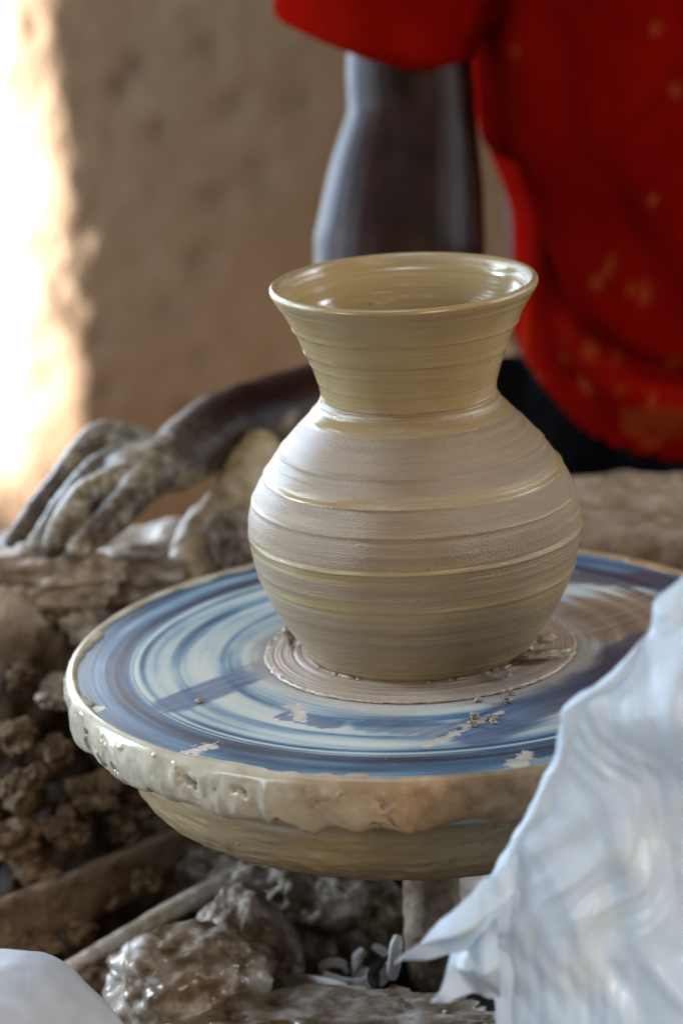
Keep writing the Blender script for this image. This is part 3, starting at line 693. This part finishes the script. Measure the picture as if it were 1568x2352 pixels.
# ---- red shirt: torso and sleeve in one cloth mesh
def loft(rings):      # rings: list of (n,3)
    n = len(rings[0]); V = np.vstack(rings); F = gridF(len(rings), n, wv=True).tolist()
    F.append(list(range(n))); F.append(list(range((len(rings)-1)*n, len(rings)*n))[::-1]); return V, F
shirt_parts = []
rows = [(-520, 1255, .085), (-300, 1170, .10), (-100, 1095, .115), (60, 1078, .125), (200, 1088, .132), (330, 1135, .137), (460, 1178, .142), (600, 1185, .145), (720, 1180, .146), (820, 1192, .146), (880, 1196, .144), (940, 1210, .140), (1000, 1235, .128), (1060, 1290, .11)]
th = np.linspace(0, 2*math.pi, 220, endpoint=False)
rings = []
for py, xl, ry in rows:
    cy = .565
    l = AP(xl, py, .60); rgt = AP(1568+ (1568-xl)*.35+60, py+ (30 if py > 850 else 0), .60)
    cxx = (l[0]+rgt[0])/2; hx = (rgt[0]-l[0])/2
    zc = (l[2]+rgt[2])/2
    ry = ry
    pts = np.stack([cxx+hx*np.sign(np.cos(th))*np.abs(np.cos(th))**.9, cy+ry*np.sin(th), zc+(rgt[2]-l[2])/2*np.cos(th)-.02*np.maximum(0, -np.sin(th))*(py > 850)], -1)
    rings.append(pts)
rings = np.array(rings); nr2 = 90
rr = np.stack([catmull(rings[:, j], nr2) for j in range(rings.shape[1])], 1)
shirt_parts.append(loft(list(rr)))
# sleeve
sl_axis = [AP(1150, -330, .56), AP(1010, -170, .52), AP(905, -60, .50), AP(858, 84, .49)]
cc = catmull(sl_axis, 30)
ax = AP(1085, 160, .49)-AP(640, 52, .49); ax = ax/np.linalg.norm(ax)
rings = []
for j, c in enumerate(cc):
    s_ = j/29; ra = .080-.012*s_*0; hw = np.linalg.norm(AP(1085, 160, .49)-AP(640, 52, .49))/2
    a_ = .075*(1-s_)+hw*s_; b_ = .070*(1-s_)+.062*s_
    rings.append(c[None]+a_*np.cos(th[::3])[:, None]*ax[None]+b_*np.sin(th[::3])[:, None]*np.array([0, 1, .02])[None]+np.array([0, 0, -1.])[None]*(.004*np.maximum(0, -np.sin(th[::3]))[:, None])*s_)
shirt_parts.append(loft(rings))
V, F = merge(shirt_parts)
hemA = [AP(1175, 420, .46), AP(1250, 640, .46), AP(1330, 740, .46), AP(1450, 810, .46), AP(1600, 850, .46)]
hemA = catmull(hemA, 120)
foldB = catmull([AP(1568, 80, .46), AP(1440, 300, .46), AP(1400, 430, .46), AP(1480, 600, .46), AP(1600, 700, .46)], 100)
foldC = catmull([AP(1150, 430, .46), AP(1230, 640, .46), AP(1260, 760, .46), AP(1300, 860, .46)], 80)
foldD = catmull([AP(1250, -60, .46), AP(1290, 200, .46), AP(1330, 460, .46), AP(1500, 560, .46)], 80)
STN = [(1395, 585, 16), (1385, 608, 12), (1362, 630, 16), (1468, 640, 20), (1470, 660, 14), (1490, 437, 14), (1188, 128, 14), (1500, 60, 14), (1545, 200, 16), (1410, 800, 18), (1350, 790, 20), (1345, 870, 16), (1412, 860, 12), (1530, 800, 20), (1440, 640, 12), (1300, 830, 14), (1480, 880, 12), (1240, 900, 12), (1290, 960, 12)]
def cdist(co, C):
    d = np.full(len(co), 9.0)
    for q in C: d = np.minimum(d, np.hypot(co[:, 0]-q[0], (co[:, 2]-q[2])))
    return d
def shirt_post(co, no):
    fr = smooth(-no[:, 1], -.1, .4)
    dA = cdist(co, hemA); dB = cdist(co, foldB); dC = cdist(co, foldC); dD = cdist(co, foldD)
    q = np.stack([co[:, 0]*1.3+co[:, 2]*.9, co[:, 1], co[:, 2]*.35-co[:, 0]*.3], -1)
    D = .0050*fbm(q, 11, 2, 5)+.0014*fbm(q, 30, 2, 15)
    D -= fr*(.016*np.exp(-(dA/.0085)**2)+.009*np.exp(-(dB/.016)**2)+.012*np.exp(-(dC/.014)**2)+.006*np.exp(-(dD/.02)**2))
    D += fr*.006*np.exp(-((dA-.02)/.014)**2)
    return co+no*D[:, None]
def stain_attr(co):
    s_ = np.zeros(len(co))
    dirs = (co-CAM_C); Yp = dirs@CR/(dirs@CF)*FL+IW/2; Zp = IH/2-dirs@CU/(dirs@CF)*FL
    for k, (px, py, r) in enumerate(STN):
        c = AP(px, py, .46); dd = np.hypot(co[:, 0]-c[0], (co[:, 2]-c[2])*.8)/(r*.75/FL*2.15)
        s_ = np.maximum(s_, np.exp(-dd**2*1.2)*(.5+.4*abs(math.sin(k*2.1))))
    low = smooth(co[:, 2], .09, .01)*smooth(fbm(co, 40, 3, 66), .15, .7)*.55
    return np.clip(np.maximum(s_, low)*(co[:, 1] < .62), 0, 1)
shirt = remeshed('shirt', V, F, .0045, M_SHIRT, person, 5, shirt_post, {'stain_and_shade': stain_attr})
hl = catmull([AP(1172, 780, .46), AP(1200, 850, .46), AP(1262, 928, .46), AP(1350, 988, .46), AP(1470, 1020, .46), AP(1600, 1034, .46), AP(1900, 1030, .46)], 80)
bm = bmesh.new(); bm.from_mesh(shirt.data); so = np.array(parent_world(person))
dead = [v for v in bm.verts if v.co.z+so[2] < np.interp(v.co.x+so[0], hl[:, 0], hl[:, 2])-.012*max(0, v.co.y+so[1]-.5)]
bmesh.ops.delete(bm, geom=dead, context='VERTS'); bm.to_mesh(shirt.data); bm.free()
md = shirt.modifiers.new('thickness', 'SOLIDIFY'); md.thickness = .003; md.offset = 0
# black shorts
sp = [tube_vf([AP(1500, 970, .64), AP(1400, 995, .61), AP(1270, 990, .585), AP(1120, 975, .56)], [.080, .060, .052, .048], 30, 28, (1, 1)),
      tube_vf([AP(1500, 940, .64), AP(1560, 1010, .56), AP(1690, 1060, .50), AP(1740, 1080, .46)], [.09, .062, .052, .045], 30, 28, (1, .9)),
      tube_vf([AP(1330, 985, .56), AP(1600, 1010, .54)], [.062, .062], 16, 24)]
V, F = merge(sp)
remeshed('shorts', V, F, .006, M_BLACK, person, 4, lambda co, no: co+no*(.005*fbm(co, 22, 3, 9))[:, None])

# ================================================================== CLAY AND CLUTTER BEHIND
def tube_obj(name, P, rads, mat, label, cat, seed=0, amp=.001, n=80, m=28, flat=None, group=None, f=70):
    V, F = tube_vf(P, rads, n, m, flat)
    c = V.mean(0); 
    nn = V-np.repeat(V.reshape(-1, m, 3).mean(1), m, 0); nn /= np.linalg.norm(nn, axis=1)[:, None]+1e-9
    V = V+nn*(amp*fbm(V, f, 4, seed))[:, None]
    o = mesh_obj(name, V, F, mat, None, True, None, (c[0], c[1], V[:, 2].min()))
    return tag(o, label, cat, group)
tube_obj('clay_roll', [AP(600, 1035, .30), AP(560, 1110, .285), AP(515, 1190, .27), AP(468, 1260, .255), AP(430, 1330, .24)], [.014, .017, .020, .020, .018], M_TAN, 'ochre bent roll of clay leaning under the forearm left of the vase', 'clay roll', 5, .004)
lump('clay_lump', AP(538, 1245, .235), (.017, .014, .022), M_SHAFT, 61, label='dark clay lump between the ochre roll and the vase', cat='clay lump')
lump('clay_lump', AP(90, 1325, .205), (.050, .030, .019), M_LEDGE, 62, .34, .10, 5, label='pale flat clay lump under the fingertips at the left edge', cat='clay lump')
lump('clay_lump', AP(300, 1330, .235), (.040, .022, .018), M_LEDGE, 63, .2, .06, 5, label='brown clay lump below the hand beside the wheel', cat='clay lump')
lump('clay_lump', AP(1420, 1190, .335), (.075, .035, .028), M_LEDGE, 64, .15, .08, 5, label='broad pale clay mound behind the vase on the right', cat='clay lump', box=.2)
CL = [(62, 1470, .19, 40, 24), (190, 1440, .19, 44, 26), (40, 1560, .165, 38, 26), (150, 1590, .165, 72, 40), (35, 1690, .14, 45, 34), (235, 1700, .15, 50, 34), (120, 1730, .14, 56, 34),
      (215, 1820, .13, 66, 36), (60, 1810, .125, 60, 40), (150, 1900, .12, 60, 38), (30, 1930, .11, 60, 36), (290, 1900, .14, 46, 30), (255, 1500, .20, 34, 22), (110, 1415, .20, 38, 18),
      (75, 1995, .11, 50, 28), (330, 1850, .15, 40, 26), (170, 2120, .10, 60, 26), (80, 2170, .06, 46, 22), (250, 2050, .12, 46, 24), (340, 2020, .12, 40, 22)]
CLAB = {2: 'small dark mud clod at the left edge between the pale lump and the biggest clod', 5: 'small mud clod touching the wheel rim left of the lower disc', 8: 'rough mud clod at the left edge level with the dripping wheel rim',
        9: 'mud clod just above the middle of the dark plank', 10: 'mud clod at the left edge above the dark plank', 11: 'mud clod in the shadow between plank and lower disc', 12: 'pale mud clod close to the far left rim of the wheel',
        13: 'flat mud clod in the dark gap right of the pale ledge lump', 14: 'mud clod resting on the left end of the dark plank', 15: 'small mud clod in the shade under the wheel rim', 18: 'mud clod between the dark plank and the pipe', 19: 'small mud clod under the plank near the lower disc',
        0: 'flat mud clod just below the pale lump at the left edge', 1: 'pinkish rounded mud clod beside the far left rim of the wheel', 3: 'biggest pinkish brown mud clod left of the wheel edge', 4: 'mud clod at the left edge of the photo below the biggest one',
        6: 'long brown mud clod hanging under the biggest clod', 7: 'dark rounded mud clod right under the left wheel edge', 16: 'mud clod lying in the pit below the dark plank', 17: 'mud clod just above the pale plastic at the left'}
for k, (px, py, Y, a, b) in enumerate(CL):
    sc_ = 1.85/FL
    lab = CLAB.get(k)
    lump('mud_clod', AP(px, py, Y-.012), (a*sc_*1.1, a*sc_*.9, b*sc_*1.25), M_DIRT if k not in (1, 3, 12) else M_LEDGE, 200+k, .50, .06, 5, 1.0, lab or 'crumbly brown mud clod on the pit wall left of the wheel', 'mud clod', 'mud clods on the pit wall', rot=k*1.3)
# ---- plank and pipe
def plank(name, A, B, w, h, mat, label, cat, seed):
    A, B = np.array(A), np.array(B); n = 90; C = np.stack([A+(B-A)*t for t in np.linspace(0, 1, n)])
    d = (B-A)/np.linalg.norm(B-A); side = np.cross(d, [0, 0, 1]); side /= np.linalg.norm(side); upv = np.cross(side, d)
    q = 24; a = np.linspace(0, 2*math.pi, q, endpoint=False); se = lambda c: np.sign(c)*np.abs(c)**.35
    prof = np.stack([se(np.cos(a))*w/2, se(np.sin(a))*h/2], -1)
    V = (C[:, None]+prof[None, :, 0:1]*side+prof[None, :, 1:2]*upv).reshape(-1, 3)
    V = V+np.stack([0*V[:, 0], 0*V[:, 0], .0016*fbm(V, 40, 4, seed)], -1)+side*(.0015*fbm(V, 50, 3, seed+3))[:, None]
    F = gridF(n, q, wv=True).tolist(); F.append(list(range(q))); F.append(list(range((n-1)*q, n*q))[::-1])
    return tag(mesh_obj(name, V, F, mat, None, True, None, (C[0][0], C[0][1], V[:, 2].min())), label, cat)
plank('wooden_plank', AP(-150, 2195, .02), AP(560, 1900, .17), .010, .034, M_STICKD, 'dark muddy plank on edge running under the wheel from the left', 'plank', 3)
tube_obj('metal_pipe', [AP(95, 2262, .00), AP(300, 2145, .035), AP(480, 2045, .07), AP(640, 1962, .10)], [.0048, .0058, .0064, .0068], M_PIPE, 'shiny clay coated pipe sloping up under the wheel', 'pipe', 9, .0007, 160, 28)

# ---- clay below the wheel
lump('clay_boulder', AP(690, 2110, .075), (.055, .045, .052), M_GREYC, 71, .22, .07, 6, 2.4, 'grey brown clay boulder under the wheel behind the pipe', 'clay lump', box=.15)
lump('clay_boulder', AP(500, 2010, .14), (.028, .026, .022), M_GREYC, 72, .25, .08, 5, 2.4, 'small pale clay boulder where pipe meets wheel shadow', 'clay lump')
lump('clay_boulder', AP(430, 2265, -.03), (.047, .042, .036), M_WETG, 73, .24, .04, 6, 1.5, 'shiny wet grey clay boulder below the pipe', 'clay lump', box=.1)
lump('clay_boulder', AP(560, 2200, .02), (.034, .034, .040), M_GREYC, 74, .18, .05, 6, 2.0, 'smooth brown clay boulder between the wet lump and shaft', 'clay lump')
lump('clay_slab', AP(760, 2385, -.08), (.095, .040, .020), M_WETG, 75, .16, .12, 6, 4.0, 'bumpy grey clay slab along the bottom edge in front', 'clay slab', box=.2)
lump('clay_block', AP(1085, 2075, .12), (.022, .02, .03), M_SHAV, 76, .12, .05, 5, 2.0, 'pale grey clay block right of the wheel shaft', 'clay lump', box=.3)
lump('mud_mound', AP(850, 2180, .10), (.055, .03, .03), M_DIRT, 77, .3, .12, 6, 3.0, 'dark crumbly mud mound beside the wheel shaft', 'mud mound')

# ---- shavings
def ribbon(P, w, mat, label, seed, thick=.0016, wdir=(0, .55, .83), n=70, name='clay_shaving', group=None, taper=.5, cat='clay shaving'):
    C = catmull(P, n); T = np.gradient(C, axis=0); T /= np.linalg.norm(T, axis=1)[:, None]
    W_ = np.array(wdir, float); W_ = W_[None]-T*(T@W_)[:, None]; W_ /= np.linalg.norm(W_, axis=1)[:, None]
    N_ = np.cross(T, W_); q = 16; a = np.linspace(0, 2*math.pi, q, endpoint=False)
    u = np.linspace(0, 1, n); wd_ = w*(1-taper*np.abs(2*u-1)**2.5)
    V = (C[:, None]+np.cos(a)[None, :, None]*(wd_/2)[:, None, None]*W_[:, None]+np.sin(a)[None, :, None]*thick*N_[:, None]+(np.cos(a)**2)[None, :, None]*w*.18*N_[:, None]).reshape(-1, 3)
    V = V+.0006*np.stack([fbm(V, 120, 3, seed), fbm(V, 120, 3, seed+1), fbm(V, 120, 3, seed+2)], -1)
    F = gridF(n, q, wv=True).tolist(); F.append(list(range(q))); F.append(list(range((n-1)*q, n*q))[::-1])
    return tag(mesh_obj(name, V, F, mat, None, True, None, (C[:, 0].mean(), C[:, 1].mean(), V[:, 2].min())), label, cat, group)
ribbon([AP(610, 2266, .0), AP(680, 2256, -.01), AP(735, 2262, -.02), AP(785, 2277, -.03), AP(830, 2305, -.04), AP(862, 2345, -.05)], .0105, M_SHAV, 'long smooth clay strip curving down in front of the shaft', 1, .003)
ribbon([AP(752, 2243, -.005), AP(738, 2226, -.002), AP(760, 2210, .0), AP(790, 2216, 0), AP(800, 2236, -.005)], .006, M_SHAV, 'small looped clay shaving at the left of the pile', 2)
ribbon([AP(748, 2240, -.012), AP(795, 2262, -.018), AP(840, 2264, -.02), AP(875, 2246, -.018), AP(892, 2216, -.012)], .0095, M_SHAV, 'crescent shaped clay shaving at the front of the pile', 3, .0025)
ribbon([AP(836, 2180, -.002), AP(817, 2204, -.004), AP(822, 2234, -.006), AP(845, 2243, -.008), AP(852, 2224, -.006)], .009, M_SHAV, 'hook shaped clay shaving in the middle of the pile', 4, .0022)
ribbon([AP(855, 2172, .005), AP(878, 2184, .004), AP(893, 2196, .002)], .006, M_SHAV, 'short clay shaving at the back of the pile', 5)
ribbon([AP(914, 2146, -.022), AP(906, 2190, -.026), AP(900, 2246, -.024)], .0075, M_SHAV, 'upright clay shaving leaning on the front of the shaft', 6, .003, (1, 0, 0))
ribbon([AP(825, 2345, -.055), AP(880, 2348, -.06), AP(930, 2330, -.06), AP(962, 2303, -.055)], .011, M_SHAV, 'broken curved clay strip at the bottom edge near the tub', 7, .004, (0, .3, 1))
for k, (px, py) in enumerate([(700, 2310), (760, 2310), (800, 2318), (905, 2280), (720, 2290), (860, 2275), (670, 2300), (1090, 2330), (1070, 2345)]):
    c = AP(px, py, -.035+.004*k)
    lump('clay_scrap', c, (.006, .005, .0045), M_GREYC, 300+k, .45, .2, 3, 2.5, 'little grey clay scrap among the shavings under the wheel', 'clay crumb', 'clay scraps under the wheel', rot=k)

# ---- black tub shape put in for the dark hole under the plastic
tp = catmull([(.0, .0, 0), (.028, .001, 0), (.036, .004, 0), (.041, .018, 0), (.044, .034, 0), (.0455, .036, 0), (.0425, .034, 0), (.038, .018, 0), (.033, .006, 0), (.02, .004, 0), (.001, .004, 0)], 60)[:, :2]
bowlc = AP(985, 2345, -.035)
bowl = lathe(tp*np.array([.85, 1.0]), 96, 'dark_hole_bowl', M_HOLE, None, None, origin=(bowlc[0]+.004, bowlc[1], -.222))
tag(bowl, 'black open tub half hidden beneath the white plastic', 'bowl')

# ================================================================== PLASTIC
def crumple(U, seed, n=9, f0=9.0, amp=1.0, aniso=(1.0, .45), sharp=False):
    rng = np.random.RandomState(seed); out = 0; W1 = fbm(np.stack([U[:, 0], U[:, 1], 0*U[:, 0]], -1), 7, 3, seed)*.06; W2 = fbm(np.stack([U[:, 0], U[:, 1], 0*U[:, 0]+5], -1), 7, 3, seed+9)*.06
    a_, t_ = 1.0, 0
    for k in range(n):
        th_ = rng.uniform(-.8, .8)+.35; f = f0*(1.32**k)*rng.uniform(.8, 1.2)
        dx, dy = math.cos(th_)*aniso[0], math.sin(th_)*aniso[1]
        if k % 3 == 2: dx, dy = dy*.8, -dx*.5
        ph = (U[:, 0]+W1)*dx*f+(U[:, 1]+W2)*dy*f+rng.uniform()
        tr = np.abs((ph % 1)-.5)*2
        if not sharp: tr = .55*np.sqrt(tr*tr+.012)+.45*(.5-.5*np.cos(math.pi*tr))
        msk = .35+.65*smooth(vnoise(np.stack([U[:, 0], U[:, 1], 0*U[:, 0]+k], -1), 9, seed+k), -.2, .5)
        out = out+a_*tr*msk; t_ += a_; a_ *= .74
    return out/t_*amp
OL = [(1640, 1215), (1600, 1262), (1566, 1312), (1530, 1355), (1498, 1392), (1482, 1458), (1428, 1528), (1360, 1575), (1298, 1615), (1283, 1665), (1270, 1735), (1245, 1795), (1205, 1868), (1160, 1935), (1130, 2000), (1105, 2065), (1092, 2120), (1105, 2180), (1120, 2250), (1130, 2310), (1140, 2380), (1150, 2460), (1165, 2560)]
ol = catmull([(a, b, 0) for a, b in OL], 300)[:, :2]
nv, nu = 300, 200
# closed bag: front and back walls in one loop per row
u = np.linspace(0, 2*math.pi, nu*2, endpoint=False)
bagV = np.zeros((nv, nu*2, 3))
YB = -.285
for i in range(nv):
    px0, py0 = ol[i]; wpx = 1990-px0; s_ = (1-np.cos(u))/2
    pxs = px0+wpx*s_; pys = py0+s_*(-60 if i < 60 else -20)
    th_b = .050*(.35+.65*smooth(np.array([i/nv]), 0, .45)[0]); th_k = .030
    yo = np.where(u < math.pi, -th_b, th_k)*np.abs(np.sin(u))**1.25
    Pq = APn(pxs, pys, YB)
    Pq[:, 1] += yo
    bagV[i] = Pq
U2 = np.stack([bagV[:, :, 0].ravel(), bagV[:, :, 2].ravel()], -1)
cr = crumple(U2, 4, 4, 7.0, 1.0)
cr2 = crumple(U2+3.3, 8, 5, 15.0, 1.0, (1, .7), True)
uu = np.tile(u, nv); front = (np.abs(np.sin(uu))**.6)*np.where(uu < math.pi, -1.0, 1.0)
bv = bagV.reshape(-1, 3)
bv[:, 1] += front*((cr-.5)*.060+(cr2-.5)*.026*smooth(vnoise(bv, 14, 77), -.5, .4)+(crumple(U2+7, 21, 5, 44.0, 1.0, (.9, .9), True)-.5)*.0085)
ed = np.exp(-((1-np.cos(uu))/2/.03)**2)
bv[:, 0] += ed*(fbm(bv, 35, 3, 8)*.004)
F = gridF(nv, nu*2, wv=True).tolist(); n2_ = nu*2
F.append(list(range(n2_))); F.append(list(range((nv-1)*n2_, nv*n2_))[::-1])
bag = empty('plastic_bag', tuple(bv.mean(0)*np.array([1, 1, 0])+np.array([0, 0, bv[:, 2].min()])), 'crumpled white plastic bag standing in front of the wheel at the right', 'plastic bag')
mesh_obj('bag_body', bv, F, M_PLAS, bag)
def flap(name, corners, Y0, seed, dy=(.0, .0, .0, .0), mt=M_PLAS):
    n = 60; c = [AP(p[0], p[1], Y0+q) for p, q in zip(corners, dy)]
    s_, t_ = np.meshgrid(np.linspace(0, 1, n), np.linspace(0, 1, n), indexing='ij'); s_ = s_.ravel()[:, None]; t_ = t_.ravel()[:, None]
    P = (1-s_)*(1-t_)*c[0]+s_*(1-t_)*c[1]+s_*t_*c[2]+(1-s_)*t_*c[3]
    U_ = np.stack([P[:, 0], P[:, 2]], -1)*1.6
    P = P+np.array([0, 1, .15])[None]*((crumple(U_, seed, 5, 16, 1, (1, .9))-.5)*.030)[:, None]
    fold = np.abs(t_[:, 0]-.45)*.02; P[:, 1] += fold
    nn = np.array([0, .0012, 0]); V = np.vstack([P, P+nn]); m_ = n*n
    F = gridF(n, n).tolist(); F += [[i+m_ for i in f[::-1]] for f in gridF(n, n).tolist()]
    b = [i*n for i in range(n)]+[(n-1)*n+j for j in range(1, n)]+[i*n+n-1 for i in range(n-2, -1, -1)]+[j for j in range(n-2, 0, -1)]
    F += [[b[i], b[(i+1) % len(b)], b[(i+1) % len(b)]+m_, b[i]+m_] for i in range(len(b))]
    return mesh_obj(name, V, F, mt, bag)
flap('bag_corner', [(1190, 1960), (1010, 2110), (905, 2222), (1170, 2150)], YB-.01, 5, (0, -.005, -.012, 0))
flap('bag_corner', [(1140, 2110), (1045, 2180), (990, 2305), (1150, 2300)], YB-.02, 6, (0, .012, -.008, 0))

# pale cover at the bottom left
cv, cf_ = ico(6); cvn = cv.copy()
cc_ = AP(-20, 2452, -.20)
cv = cv*np.array([.075, .055, .062]); cv = cv*(1+.05*fbm(cvn, 1.6, 3, 3))[:, None]
U_ = np.stack([cvn[:, 0], cvn[:, 2]], -1)*.2
cv = cv*(1+.03*(crumple(U_, 11, 4, 8)-.5))[:, None]
cov = mesh_obj('plastic_cover', cv+cc_, cf_, M_SHEET, None, True, None, (cc_[0], cc_[1], cc_[2]-.06))
tag(cov, 'smooth pale plastic covering a mound in the bottom left corner', 'plastic cover')
